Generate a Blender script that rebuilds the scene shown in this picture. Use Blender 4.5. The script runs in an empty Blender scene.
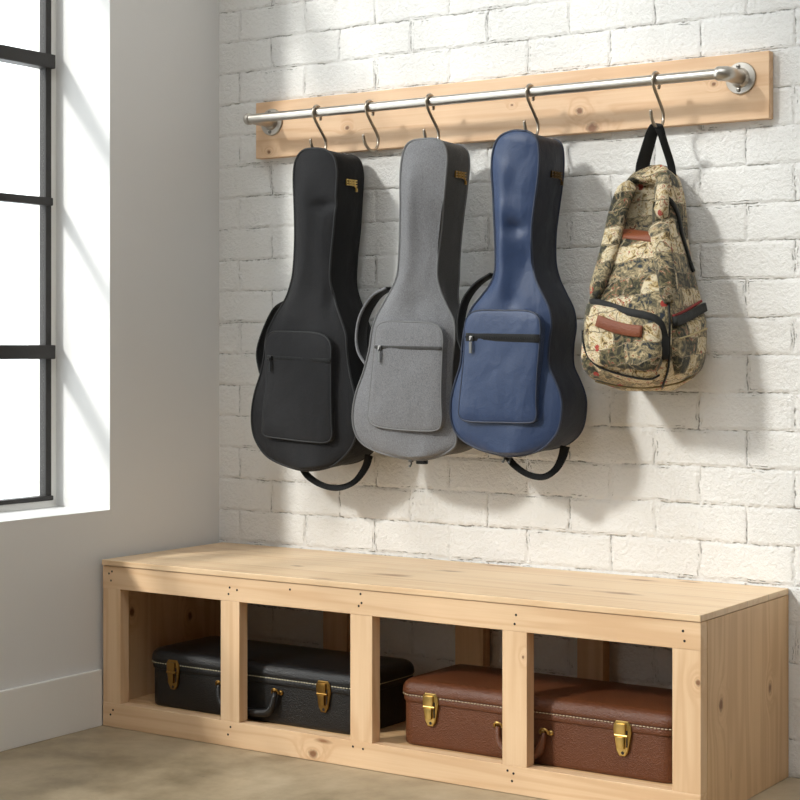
import bpy, math, random
import numpy as np
from mathutils import Vector
from mathutils.bvhtree import BVHTree
PI = math.pi
S = bpy.context.scene
COL = S.collection
rnd = random.Random(7)

# ------------------------------------------------------------------ camera
F, TH, CX, CY, CH, HZ = 1719.1, 0.5939, 3.5493, -4.2252, 1.1, 349.38
cam_d = bpy.data.cameras.new('camera'); cam = bpy.data.objects.new('camera', cam_d); COL.objects.link(cam)
cam.location = (CX, CY, CH); cam.rotation_euler = (PI/2, 0, TH)
cam_d.sensor_width = 36; cam_d.lens = F/800*36; cam_d.shift_y = -(400-HZ)/800; cam_d.clip_start = .05
S.camera = cam
_d = np.array([-math.sin(TH), math.cos(TH), 0]); _r = np.array([math.cos(TH), math.sin(TH), 0]); _C = np.array([CX, CY, CH])
def ray(u, v): return _d + _r*(u-400)/F + np.array([0, 0, -(v-HZ)/F])
def onY(u, v, Y):
    R = ray(u, v); return _C + R*(Y-_C[1])/R[1]
def onX(u, v, X):
    R = ray(u, v); return _C + R*(X-_C[0])/R[0]

# ------------------------------------------------------------------ object helpers
ORG = {}
def thing(name, loc, label, cat, group=None):
    o = bpy.data.objects.new(name, None); COL.objects.link(o); o.location = loc; o.empty_display_size = .1
    o['label'] = label; o['category'] = cat
    if group: o['group'] = group
    ORG[o] = np.array(loc, float); return o
def obj(name, mesh, mat, parent=None, smooth=True, org=None, label=None, sharp=None):
    """mesh = (verts in world coordinates, faces)"""
    V, Fc = mesh
    V = np.array(V, float)
    if parent is not None: o0 = ORG[parent]
    else:
        if org is None:
            mn, mx = V.min(0), V.max(0); org = ((mn[0]+mx[0])/2, (mn[1]+mx[1])/2, mn[2])
        o0 = np.array(org, float)
    me = bpy.data.meshes.new(name); me.from_pydata([tuple(v) for v in (V-o0)], [], [tuple(f) for f in Fc]); me.validate()
    me.materials.append(mat)
    if smooth:
        me.polygons.foreach_set('use_smooth', [True]*len(me.polygons))
        if sharp is not None: me.set_sharp_from_angle(angle=math.radians(sharp))
    me.update()
    import bmesh
    bm = bmesh.new(); bm.from_mesh(me); bmesh.ops.recalc_face_normals(bm, faces=bm.faces); bm.to_mesh(me); bm.free()
    o = bpy.data.objects.new(name, me); COL.objects.link(o)
    if parent is None: o.location = o0
    else: o.parent = parent
    ORG[o] = o0
    if label: o['label'] = label
    return o
def struct(name, mesh, mat, parent=None, **k):
    o = obj(name, mesh, mat, parent, **k)
    if parent is None: o['kind'] = 'structure'
    return o
def tag(o, label, cat, group=None):
    o['label'] = label; o['category'] = cat
    if group: o['group'] = group
    return o

# ------------------------------------------------------------------ mesh helpers
def join(*ms):
    V, Fc = [], []
    for v, f in ms:
        k = len(V); V += [tuple(p) for p in v]; Fc += [tuple(i+k for i in q) for q in f]
    return V, Fc
def box(x0, x1, y0, y1, z0, z1, bev=0.0):
    if bev <= 0:
        V = [(x, y, z) for x in (x0, x1) for y in (y0, y1) for z in (z0, z1)]
        return V, [(0, 1, 3, 2), (4, 6, 7, 5), (0, 4, 5, 1), (2, 3, 7, 6), (0, 2, 6, 4), (1, 5, 7, 3)]
    import bmesh
    bm = bmesh.new()
    bmesh.ops.create_cube(bm, size=1)
    for v in bm.verts:
        v.co = ((x0+x1)/2+v.co.x*(x1-x0), (y0+y1)/2+v.co.y*(y1-y0), (z0+z1)/2+v.co.z*(z1-z0))
    bmesh.ops.bevel(bm, geom=list(bm.edges), offset=bev, segments=2, affect='EDGES', profile=.6)
    V = [tuple(v.co) for v in bm.verts]; bm.verts.index_update(); Fc = [tuple(v.index for v in f.verts) for f in bm.faces]
    bm.free(); return V, Fc
def catmull(P, n, closed=False):
    P = np.array(P, float); N = len(P); out = []
    segs = N if closed else N-1
    for i in range(segs):
        if closed: a, b, c, d = P[(i-1) % N], P[i], P[(i+1) % N], P[(i+2) % N]
        else: a, b, c, d = P[max(i-1, 0)], P[i], P[i+1], P[min(i+2, N-1)]
        for t in np.linspace(0, 1, 12, endpoint=False):
            out.append(.5*((2*b)+(c-a)*t+(2*a-5*b+4*c-d)*t*t+(3*b-a-3*c+d)*t**3))
    out.append(P[0] if closed else P[-1]); out = np.array(out)
    L = np.concatenate([[0], np.cumsum(np.linalg.norm(np.diff(out, axis=0), axis=1))])
    T = np.linspace(0, L[-1], n+1)[:-1] if closed else np.linspace(0, L[-1], n)
    return np.stack([np.interp(T, L, out[:, k]) for k in range(out.shape[1])], 1)
def tube(P, r, n=8, closed=False, caps=True):
    P = np.array(P, float); N = len(P); V, Fc = [], []
    rr = r if hasattr(r, '__len__') else [r]*N
    T = np.zeros_like(P)
    for i in range(N):
        a = P[(i-1) % N] if closed or i > 0 else P[i]; b = P[(i+1) % N] if closed or i < N-1 else P[i]
        T[i] = (b-a)/max(np.linalg.norm(b-a), 1e-9)
    u = np.cross(T[0], [0, 0, 1]);
    if np.linalg.norm(u) < 1e-3: u = np.cross(T[0], [0, 1, 0])
    u /= np.linalg.norm(u)
    for i in range(N):
        u = u-T[i]*np.dot(u, T[i]); u /= max(np.linalg.norm(u), 1e-9); w = np.cross(T[i], u)
        for k in range(n):
            a = 2*PI*k/n; V.append(P[i]+rr[i]*(math.cos(a)*u+math.sin(a)*w))
    for i in range(N if closed else N-1):
        j = (i+1) % N
        for k in range(n):
            m = (k+1) % n; Fc.append((i*n+k, i*n+m, j*n+m, j*n+k))
    if not closed and caps: Fc += [tuple(range(n))[::-1], tuple((N-1)*n+k for k in range(n))]
    return V, Fc
def ribbon(P, W, th, side):
    """strap: rectangular section, width W along 'side' direction(s), thickness th"""
    P = np.array(P, float); N = len(P); V, Fc = [], []
    sd = np.array(side, float)
    if sd.ndim == 1: sd = np.tile(sd, (N, 1))
    WW = W if hasattr(W, '__len__') else [W]*N
    for i in range(N):
        t = P[min(i+1, N-1)]-P[max(i-1, 0)]; t /= np.linalg.norm(t)
        s = sd[i]-t*np.dot(sd[i], t); s /= np.linalg.norm(s); nn = np.cross(t, s)
        w = WW[i]/2; h = th/2
        for a, b in ((-1, -.5), (-.9, -1), (.9, -1), (1, -.5), (1, .5), (.9, 1), (-.9, 1), (-1, .5)): V.append(P[i]+s*w*a+nn*h*b)
    for i in range(N-1):
        for k in range(8):
            m = (k+1) % 8; Fc.append((i*8+k, i*8+m, i*8+8+m, i*8+8+k))
    Fc += [tuple(range(8))[::-1], tuple((N-1)*8+k for k in range(8))]
    return V, Fc
def lathe(prof, org, axis=(0, 0, 1), n=32):
    """prof: (radius, distance along the axis)"""
    ax = np.array(axis, float); ax /= np.linalg.norm(ax)
    u = np.cross(ax, [0, 0, 1]) if abs(ax[2]) < .9 else np.cross(ax, [1, 0, 0]); u /= np.linalg.norm(u); w = np.cross(ax, u)
    V, Fc = [], []
    for r, h in prof:
        for k in range(n):
            a = 2*PI*k/n; V.append(np.array(org)+ax*h+r*(math.cos(a)*u+math.sin(a)*w))
    for i in range(len(prof)-1):
        for k in range(n):
            m = (k+1) % n; Fc.append((i*n+k, i*n+m, (i+1)*n+m, (i+1)*n+k))
    Fc += [tuple(range(n))[::-1], tuple((len(prof)-1)*n+k for k in range(n))]
    return V, Fc
def disc_y(c, r, h, n=12):     # short cylinder facing -Y
    return lathe([(r, 0), (r, h)], c, (0, -1, 0), n)

# ------------------------------------------------------------------ material helpers
class NT:
    def __init__(s, name):
        s.m = bpy.data.materials.new(name); s.m.use_nodes = True; s.t = s.m.node_tree; s.t.nodes.clear()
        s.out = s.t.nodes.new('ShaderNodeOutputMaterial'); s.b = s.t.nodes.new('ShaderNodeBsdfPrincipled')
        s.l(s.b.outputs[0], s.out.inputs[0])
    def l(s, a, b): s.t.links.new(a, b)
    def n(s, ty, ins=None, **kw):
        nd = s.t.nodes.new('ShaderNode'+ty)
        for k, v in kw.items(): setattr(nd, k, v)
        for k, v in (ins or {}).items():
            if hasattr(v, 'is_output'): s.l(v, nd.inputs[k])
            else: nd.inputs[k].default_value = v
        return nd
    def math(s, op, a, b=0.0, c=0.0, clamp=False):
        nd = s.n('Math', {0: a, 1: b, 2: c}, operation=op); nd.use_clamp = clamp; return nd.outputs[0]
    def vmath(s, op, a, b=(0, 0, 0)):
        nd = s.n('VectorMath', {0: a, 1: b}, operation=op)
        return nd.outputs['Value'] if op in ('LENGTH', 'DISTANCE', 'DOT_PRODUCT') else nd.outputs[0]
    def mix(s, f, a, b, blend='MIX'):
        nd = s.t.nodes.new('ShaderNodeMix'); nd.data_type = 'RGBA'; nd.blend_type = blend
        for i, v in ((0, f), (6, a), (7, b)):
            if hasattr(v, 'is_output'): s.l(v, nd.inputs[i])
            else: nd.inputs[i].default_value = v
        return nd.outputs[2]
    def ramp(s, f, *st, interp='LINEAR'):
        nd = s.n('ValToRGB', {0: f}); e = nd.color_ramp.elements; nd.color_ramp.interpolation = interp
        while len(e) < len(st): e.new(.5)
        for i, (p, c) in enumerate(st):
            e[i].position = p; e[i].color = c if len(c) == 4 else (*c, 1)
        return nd.outputs[0]
    def coords(s, kind='Object'): return s.n('TexCoord').outputs[kind]
    def mapping(s, v, loc=(0, 0, 0), rot=(0, 0, 0), sc=(1, 1, 1)):
        return s.n('Mapping', {'Vector': v, 'Location': loc, 'Rotation': rot, 'Scale': sc}).outputs[0]
    def noise(s, v, sc, det=4, rough=.55, dist=0): return s.n('TexNoise', {'Vector': v, 'Scale': sc, 'Detail': det, 'Roughness': rough, 'Distortion': dist}).outputs[0]
    def bump(s, h, st, dist=.01):
        nd = s.n('Bump', {'Height': h, 'Strength': st, 'Distance': dist}); s.l(nd.outputs[0], s.b.inputs['Normal']); return nd
    def set(s, col=None, rough=None, metal=None, **k):
        for nm, v in (('Base Color', col), ('Roughness', rough), ('Metallic', metal)):
            if v is None: continue
            if hasattr(v, 'is_output'): s.l(v, s.b.inputs[nm])
            else: s.b.inputs[nm].default_value = (*v, 1) if nm == 'Base Color' and len(v) == 3 else v
        for nm, v in k.items(): s.b.inputs[nm.replace('_', ' ')].default_value = v
        return s.m
def hexc(h):
    c = [int(h[i:i+2], 16)/255 for i in (0, 2, 4)]
    return tuple(x/12.92 if x <= .04045 else ((x+.055)/1.055)**2.4 for x in c)+(1,)

def paint_mat(name, col, rough=.6):
    m = NT(name); c = m.coords(); n = m.noise(c, 2.2, 3); f = m.noise(c, 160, 2)
    m.set(m.mix(n, [x*.97 for x in col[:3]]+[1], [min(1, x*1.03) for x in col[:3]]+[1]), rough); m.bump(f, .06, .003)
    return m.m
def brick_mat():
    m = NT('painted_brick'); P = m.n('NewGeometry').outputs['Position']
    # wander of the mortar lines
    wn = m.n('TexNoise', {'Vector': P, 'Scale': 6, 'Detail': 3, 'Roughness': .6}).outputs[1]
    wv = m.vmath('MULTIPLY', m.vmath('SUBTRACT', wn, (.5, .5, .5)), (.024, 0, .013))
    wf = m.n('TexNoise', {'Vector': P, 'Scale': 45, 'Detail': 3, 'Roughness': .6}).outputs[1]
    wv2 = m.vmath('MULTIPLY', m.vmath('SUBTRACT', wf, (.5, .5, .5)), (.013, 0, .010))
    Q = m.vmath('ADD', m.vmath('ADD', P, wv), wv2)
    sp = m.n('SeparateXYZ', {0: Q}); cb = m.n('CombineXYZ', {0: sp.outputs[0], 1: sp.outputs[2], 2: 0.0}).outputs[0]
    cb = m.mapping(cb, loc=(BRX, BRZ, 0))
    def brick(ms, sm):
        return m.n('TexBrick', {'Vector': cb, 'Scale': 1.0, 'Mortar Size': ms, 'Mortar Smooth': sm, 'Brick Width': .2625, 'Row Height': .0988, 'Color1': (.3, .3, .3, 1), 'Color2': (.7, .7, .7, 1)}, offset=.5, squash=1.0)
    b1 = brick(.011, 1.0); b2 = brick(.0028, .8)
    wide = b1.outputs['Fac']; thin = b2.outputs['Fac']
    fine = m.noise(P, 95, 6, .65); mid = m.noise(P, 26, 5, .6); big = m.noise(P, 3.2, 3); patch = m.noise(P, 9, 4, .6)
    # chipped dark gaps along the joints, where the paint has cracked
    brk = m.n('MapRange', {'Value': patch, 'From Min': .42, 'From Max': .56}, interpolation_type='SMOOTHSTEP').outputs[0]
    spk = m.n('MapRange', {'Value': m.noise(P, 60, 3, .6), 'From Min': .42, 'From Max': .60}).outputs[0]
    crack = m.math('MULTIPLY', m.math('MULTIPLY', thin, brk), spk)
    edge = m.n('MapRange', {'Value': m.math('ABSOLUTE', m.math('SUBTRACT', wide, .32)), 'From Min': .05, 'From Max': .22, 'To Min': 1, 'To Max': 0}).outputs[0]
    brk2 = m.n('MapRange', {'Value': m.noise(P, 7.3, 4, .65), 'From Min': .50, 'From Max': .62}, interpolation_type='SMOOTHSTEP').outputs[0]
    spk2 = m.n('MapRange', {'Value': m.noise(P, 75, 3, .6), 'From Min': .46, 'From Max': .58}).outputs[0]
    crk2 = m.math('MULTIPLY', m.math('MULTIPLY', edge, brk2), spk2)
    pits = m.n('MapRange', {'Value': m.noise(P, 42, 4, .6), 'From Min': .735, 'From Max': .78}).outputs[0]
    crack = m.math('MAXIMUM', m.math('MULTIPLY', m.math('MAXIMUM', crack, crk2), .95), m.math('MULTIPLY', pits, .7))
    base = m.mix(big, hexc('e2e0db'), hexc('efeeeb'))
    base = m.mix(m.math('MULTIPLY', wide, .05), base, hexc('b9b4aa'))
    base = m.mix(m.math('MULTIPLY', crack, .66), base, hexc('5d564c'))
    m.set(base, .62)
    h = m.math('MULTIPLY_ADD', wide, -.28, m.math('MULTIPLY', b1.outputs['Color'], .12))
    h = m.math('MULTIPLY_ADD', crack, -.9, h)
    h = m.math('MULTIPLY_ADD', mid, .7, h); h = m.math('MULTIPLY_ADD', fine, .75, h)
    m.bump(h, .75, .009)
    return m.m
def wood_mat(name, axis, seed=0, knots=(), streaks=(), light='e6c6a0', dark='cfa67c', rough=.5, plank=None):
    """pine: grain runs along 'axis'; knots = (x, y, z, radius) in world coordinates"""
    m = NT(name); P = m.n('NewGeometry').outputs['Position']
    r = random.Random(seed); off = (r.uniform(0, 50), r.uniform(0, 50), r.uniform(0, 50))
    W = P
    disp = None; kmask = None; ring = None
    st = {'x': (1.1, 1, 1), 'y': (1, 1.1, 1), 'z': (1, 1, 1.1)}
    ai = 'xyz'.index(axis)
    for kx, ky, kz, kr in knots:
        sc = [1/kr]*3; sc[ai] = 1/(kr*(1.3))
        d = m.vmath('LENGTH', m.vmath('MULTIPLY', m.vmath('SUBTRACT', P, (kx, ky, kz)), sc))
        g = m.math('POWER', 2.718, m.math('MULTIPLY', m.math('MULTIPLY', d, d), -.10))
        disp = g if disp is None else m.math('ADD', disp, g)
        dn = m.math('ADD', d, m.math('MULTIPLY', m.math('SUBTRACT', m.noise(P, 90, 3), .5), .9))
        k = m.n('MapRange', {'Value': dn, 'From Min': .55, 'From Max': 1.15, 'To Min': 1, 'To Max': 0}).outputs[0]
        kmask = k if kmask is None else m.math('MAXIMUM', kmask, k)
        rg = m.math('MULTIPLY', m.math('SINE', m.math('MULTIPLY', d, 5.5)), m.math('POWER', 2.718, m.math('MULTIPLY', d, -.8)))
        ring = rg if ring is None else m.math('ADD', ring, rg)
    sc1 = [9.0]*3; sc1[ai] = .55
    v = m.mapping(P, loc=off, sc=sc1)
    if disp is not None:
        v = m.vmath('ADD', v, m.n('CombineXYZ', {i: m.math('MULTIPLY', disp, .55) for i in range(3) if i != ai}).outputs[0])
    n1 = m.noise(v, 1.0, 3, .5, .35)
    band = m.math('MULTIPLY_ADD', m.math('SINE', m.math('MULTIPLY', n1, 42.0)), .5, .5)
    sc2 = [220.0]*3; sc2[ai] = 5.0
    fine = m.noise(m.mapping(P, loc=off, sc=sc2), 1.0, 3, .6)
    n3 = m.noise(m.mapping(P, loc=off, sc=[3.0 if i != ai else .7 for i in range(3)]), 1.0, 2)
    L, D = hexc(light), hexc(dark)
    col = m.mix(m.math('MULTIPLY', m.math('POWER', band, 2.0), .62), L, D)
    col = m.mix(m.math('MULTIPLY', m.math('SUBTRACT', fine, .35, clamp=True), .75), col, D)
    col = m.mix(m.math('MULTIPLY', n3, .35), col, hexc('dcb48a'))
    if streaks:
        sm = None
        for kx, ky, kz, ln, wd in streaks:
            sc = [1/wd]*3; sc[ai] = 1/ln
            d = m.vmath('LENGTH', m.vmath('MULTIPLY', m.vmath('SUBTRACT', P, (kx, ky, kz)), sc))
            dn = m.math('ADD', d, m.math('MULTIPLY', m.math('SUBTRACT', m.noise(m.mapping(P, sc=[60 if i != ai else 14 for i in range(3)]), 1.0, 3), .5), 1.6))
            k = m.n('MapRange', {'Value': dn, 'From Min': .1, 'From Max': 1.0, 'To Min': 1, 'To Max': 0}).outputs[0]
            sm = k if sm is None else m.math('MAXIMUM', sm, k)
        col = m.mix(m.math('MULTIPLY', sm, .85), col, hexc('8a5833'))
    if kmask is not None:
        col = m.mix(m.math('MULTIPLY', ring, .55, clamp=True), col, hexc('a56e3e'))
        col = m.mix(m.math('MULTIPLY', kmask, .8), col, hexc('6e3f1f'))
    if plank is not None:      # thin seams between the glued strips
        pa, pw, po = plank
        pc = m.n('SeparateXYZ', {0: P}).outputs['xyz'.index(pa)]
        fr = m.math('FRACT', m.math('MULTIPLY_ADD', pc, 1/pw, po))
        idn = m.math('FLOOR', m.math('MULTIPLY_ADD', pc, 1/pw, po))
        tone = m.n('TexWhiteNoise', {'W': idn}, noise_dimensions='1D').outputs[0]
        col = m.mix(m.math('MULTIPLY', tone, .28), col, hexc('d3a877'))
        seam = m.math('LESS_THAN', fr, .018)
        col = m.mix(m.math('MULTIPLY', seam, .45), col, hexc('7d5636'))
    m.set(col, rough); m.bump(m.math('MULTIPLY_ADD', fine, .6, m.math('MULTIPLY', band, .3)), .12, .002)
    return m.m
def fabric_mat(name, col, rough=.85, heather=0.0, weave=900, sheen=.2, bump=.25, spec=.35, fold=.26):
    m = NT(name); c = m.coords()
    n = m.noise(c, 430, 3, .75); n1 = m.noise(m.mapping(c, sc=(700, 700, 220)), 1.0, 2, .6); n2 = m.noise(m.mapping(c, sc=(1.5, 1, .7), rot=(0, .5, 0)), 7, 2, .45, .8); n3 = m.noise(c, 26, 3, .5, .8)
    a = [x*(1-.12-heather) for x in col[:3]]+[1]; b = [min(1, x*(1.12+heather)) for x in col[:3]]+[1]
    f = m.n('MapRange', {'Value': m.math('MULTIPLY_ADD', n, .6, m.math('MULTIPLY', n1, .4)), 'From Min': .36, 'From Max': .64}).outputs[0]
    m.set(m.mix(f, a, b), rough, Sheen_Weight=sheen, Sheen_Roughness=.5, Specular_IOR_Level=spec)
    b1 = m.n('Bump', {'Height': m.math('MULTIPLY_ADD', n2, 1.0, m.math('MULTIPLY', n3, .22)), 'Strength': fold, 'Distance': .03})
    b2 = m.n('Bump', {'Height': m.math('MULTIPLY_ADD', n, .7, n1), 'Strength': bump, 'Distance': .0025, 'Normal': b1.outputs[0]})
    m.l(b2.outputs[0], m.b.inputs['Normal'])
    return m.m
def plain(name, col, rough=.5, metal=0.0, bump=0, bs=60, spec=.5):
    m = NT(name); c = m.coords(); n = m.noise(c, bs, 4)
    m.set(m.mix(n, [x*.9 for x in col[:3]]+[1], [min(1, x*1.08) for x in col[:3]]+[1]), rough, metal, Specular_IOR_Level=spec)
    if bump: m.bump(n, bump, .002)
    return m.m
def leather_mat(name, col, col2, rough=.42):
    m = NT(name); c = m.coords()
    v = m.n('TexVoronoi', {'Vector': c, 'Scale': 330.0}).outputs[0]; n = m.noise(c, 14, 4); f = m.noise(c, 170, 3)
    m.set(m.mix(n, col, col2), rough, Specular_IOR_Level=.5)
    m.bump(m.math('MULTIPLY_ADD', v, .7, m.math('MULTIPLY', f, .9)), .5, .003)
    return m.m
def steel_mat():
    m = NT('brushed_steel'); c = m.coords()
    n = m.noise(m.mapping(c, sc=(3, 300, 300)), 1.0, 3); n2 = m.noise(c, 12, 3)
    m.set(m.mix(n2, hexc('b3aca2'), hexc('cdc8c0')), m.math('MULTIPLY_ADD', n, .18, .24), 1.0); m.bump(n, .08, .001)
    return m.m
def tapestry_mat(name, seed=0.0, tone=1.0):
    m = NT(name); c0 = m.coords()
    c = m.mapping(c0, loc=(seed, seed*.7, seed*.3), rot=(.1, .25, .1))
    wob = m.n('TexNoise', {'Vector': c, 'Scale': 20, 'Detail': 3}).outputs[1]
    cw = m.vmath('ADD', c, m.vmath('MULTIPLY', m.vmath('SUBTRACT', wob, (.5, .5, .5)), (.03, .03, .03)))
    sx = m.n('SeparateXYZ', {0: cw}); bc = m.n('CombineXYZ', {0: m.math('SUBTRACT', sx.outputs[0], sx.outputs[1]), 1: sx.outputs[2], 2: 0.0}).outputs[0]
    bc = m.mapping(bc, loc=(5, 5, 0), rot=(0, 0, .12))
    V1 = m.n('TexBrick', {'Vector': bc, 'Scale': 1.0, 'Mortar Size': .0016, 'Mortar Smooth': .3, 'Brick Width': .072, 'Row Height': .046, 'Color1': (0, 0, 0, 1), 'Color2': (1, 1, 1, 1), 'Mortar': (.5, .5, .5, 1)}, offset=.37, squash=.62, squash_frequency=3)
    bwn = m.n('TexWhiteNoise', {'Vector': V1.outputs['Color']}, noise_dimensions='3D')
    k = m.n('SeparateColor', {0: bwn.outputs['Color']})
    pv = m.vmath('ADD', cw, m.vmath('MULTIPLY', bwn.outputs['Color'], (3, 3, 3)))
    d = m.noise(pv, 42, 5, .6, 1.6)
    A = m.ramp(d, (0, hexc('4a3a28')), (.36, hexc('8b7448')), (.41, hexc('b8a176')), (.47, hexc('cdbfa0')), (.62, hexc('9c3f30')), (.66, hexc('ab966e')), (.72, hexc('5d4e36')), interp='CONSTANT')
    B = m.ramp(d, (0, hexc('22231e')), (.42, hexc('3b392b')), (.50, hexc('5f573d')), (.57, hexc('7f7458')), (.61, hexc('8a3329')), (.645, hexc('b7a888')), interp='CONSTANT')
    Cc = m.ramp(d, (0, hexc('2b323a')), (.40, hexc('665f4a')), (.48, hexc('948567')), (.56, hexc('b8a883')), (.63, hexc('7b3a26')), (.70, hexc('4b4733')), interp='CONSTANT')
    col = m.mix(m.math('GREATER_THAN', k.outputs[0], .42), A, B)
    col = m.mix(m.math('GREATER_THAN', k.outputs[0], .68), col, Cc)
    # fine drawn outlines
    ln = V1.outputs['Fac']
    col = m.mix(m.math('MULTIPLY', ln, .6), col, hexc('3a3226'))
    sq = m.math('ABSOLUTE', m.math('SUBTRACT', m.noise(cw, 55, 5, .6), .5))
    col = m.mix(m.math('MULTIPLY', m.math('LESS_THAN', sq, .012), .6), col, hexc('3b3427'))
    # scattered red printed blots
    V3 = m.n('TexVoronoi', {'Vector': c, 'Scale': 27.0, 'Randomness': 1.0}); k3 = m.n('SeparateColor', {0: V3.outputs['Color']})
    red = m.math('MULTIPLY', m.math('LESS_THAN', V3.outputs['Distance'], .26), m.math('GREATER_THAN', k3.outputs[0], .80))
    red = m.math('MULTIPLY', red, m.math('GREATER_THAN', m.noise(c, 75, 3), .44))
    col = m.mix(m.math('MULTIPLY', red, .9), col, hexc('a2302b'))
    if tone != 1: col = m.mix(1.0, col, (tone, tone, tone, 1), 'MULTIPLY')
    m.set(col, .85, Sheen_Weight=.15, Specular_IOR_Level=.25)
    w = m.noise(c0, 700, 2, .6); m.bump(m.math('ADD', w, m.math('MULTIPLY', m.noise(c0, 25, 3), .8)), .3, .003)
    return m.m
def concrete_mat():
    m = NT('polished_concrete'); P = m.n('NewGeometry').outputs['Position']
    a = m.noise(P, 1.7, 6, .6, .6); b = m.noise(P, 9, 6, .65); f = m.noise(P, 130, 4, .6)
    col = m.ramp(m.math('MULTIPLY_ADD', b, .45, m.math('MULTIPLY', a, .6)), (.36, hexc('77684f')), (.52, hexc('a08f74')), (.70, hexc('bcab90')))
    sp = m.n('MapRange', {'Value': f, 'From Min': .68, 'From Max': .76}).outputs[0]
    col = m.mix(m.math('MULTIPLY', sp, .35), col, hexc('d8cdb8'))
    sd = m.n('MapRange', {'Value': m.noise(P, 33, 4, .6), 'From Min': .68, 'From Max': .74}).outputs[0]
    col = m.mix(m.math('MULTIPLY', sd, .5), col, hexc('54483a'))
    m.set(col, m.math('MULTIPLY_ADD', b, .25, .34)); m.bump(m.math('ADD', m.math('MULTIPLY', b, .4), m.math('MULTIPLY', f, .3)), .12, .003)
    return m.m
def glass_mat():
    m = NT('window_glass'); tr = m.n('BsdfTransparent', {'Color': (.985, .995, .99, 1)}); gl = m.n('BsdfGlossy', {'Roughness': .02})
    fa = m.math('MULTIPLY_ADD', m.math('POWER', m.n('LayerWeight', {'Blend': .5}).outputs['Facing'], 4.0), .5, .02)
    mx = m.n('MixShader', {0: fa, 1: tr.outputs[0], 2: gl.outputs[0]})
    m.l(mx.outputs[0], m.out.inputs[0]); return m.m

BRZ = -.591 + 20*.0988         # a course line lies at z = .591
BRX = -.345 + .2625*40
M = dict(
    brick=brick_mat(), wall=paint_mat('wall_paint', hexc('d9d8d6')), trim=paint_mat('white_trim_paint', hexc('e3e1dc'), .45),
    floor=concrete_mat(), ceil=paint_mat('ceiling_paint', hexc('cfccc6')), sidewall=paint_mat('far_wall_paint', hexc('6e6a64')),
    iron=plain('black_window_steel', hexc('2b2826'), .5, .3, .3, 120), glass=glass_mat(), steel=steel_mat(),
    hook=plain('hook_steel', hexc('a69b8c'), .3, 1.0), screw=plain('screw_steel', hexc('8d8880'), .35, 1.0), dark=plain('dark_recess', hexc('1c1714'), .8),
    gold=plain('brass', hexc('cfae68'), .30, 1.0, .1, 40), goldn=plain('dark_bronze', hexc('5a4526'), .5, 1.0, .1, 40), goldd=plain('aged_brass', hexc('94723c'), .35, 1.0, .1, 40),
    web=fabric_mat('black_webbing', hexc('141414'), .8, 0, 1400, .1, .3), pull=plain('gunmetal', hexc('6b6a68'), .35, 1.0), pullb=plain('black_metal', hexc('1b1b1b'), .4, .6),
)

# ------------------------------------------------------------------ setting
XR, YN, ZC = 4.75, -7.0, 5.0
struct('floor', box(-.5, XR+.2, YN, .2, -.12, 0), M['floor'], smooth=False)
struct('wall_back', box(-.5, XR+.2, 0, .2, 0, ZC), M['brick'], smooth=False)
struct('wall_right', box(XR, XR+.2, YN, 0, 0, ZC), M['sidewall'], smooth=False)
struct('wall_front', box(-.5, XR+.2, YN-.2, YN, 0, ZC), M['sidewall'], smooth=False)
SX0, SX1, SY0, SY1 = 1.2, 4.4, -6.6, -1.5      # invented opening in the unseen ceiling, added to let in fill light
struct('ceiling', join(box(-.5, SX0, YN, .2, ZC, ZC+.15), box(SX1, XR+.2, YN, .2, ZC, ZC+.15), box(SX0, SX1, YN, SY0, ZC, ZC+.15), box(SX0, SX1, SY1, .2, ZC, ZC+.15)), M['ceil'], smooth=False)
WY1, WY0, WZ0, WZ1 = -.499, -5.2, .6265, 4.62
struct('wall_left', join(box(-.34, 0, YN, 0, 0, WZ0), box(-.34, 0, YN, 0, WZ1, ZC), box(-.34, 0, WY1, 0, WZ0, WZ1), box(-.34, 0, YN, WY0, WZ0, WZ1)), M['wall'], smooth=False)
struct('baseboard_left', box(0, .016, YN, -.5469, 0, .1645, .0025), M['trim'], smooth=False)
XF = -.225
win = bpy.data.objects.new('window_1', None); COL.objects.link(win); win.location = (XF, WY1, WZ0); win['kind'] = 'structure'; ORG[win] = np.array([XF, WY1, WZ0])
zs = [onX(49, 62.5, XF)[2], onX(49, 202, XF)[2], onX(54, 352, XF)[2]]
pitch = (zs[0]-zs[2])/2
fw = .023
zb = WZ0+.020
bars = [box(XF-.02, XF+.009, WY1-.024-fw, WY1-.024, zb, WZ1-.01, .003), box(XF-.02, XF+.018, WY0+.012, WY0+.012+fw, zb, WZ1-.01, .003),
        box(XF-.02, XF+.018, WY0+.012, WY1-.024, zb, zb+.014, .003), box(XF-.02, XF+.018, WY0+.012, WY1-.024, WZ1-.04, WZ1-.01, .003)]
obj('window_frame', join(*bars), M['iron'], win, smooth=False)
hz = sorted([zs[2], zs[1], zs[0]]+[zs[0]+pitch*k for k in range(1, 6)])
for k, z in enumerate(hz):
    heavy = k % 2 == 0
    hh, dd = (.021, .026) if heavy else (.012, .016)
    obj('transom_bar', box(XF-dd+.004, XF+dd, WY0+.014, WY1-.0235, z-hh, z+hh, .003), M['iron'], win, smooth=False)
for k, y in enumerate([-1.12, -1.72, -2.32, -2.92, -3.52, -4.12, -4.72]):
    obj('mullion', box(XF-.014, XF+.014, y-.011, y+.011, zb, WZ1-.01, .002), M['iron'], win, smooth=False)
obj('glass_pane', box(XF-.003, XF+.003, WY0+.02, WY1-.03, zb+.005, WZ1-.02), M['glass'], win, smooth=False)
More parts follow.
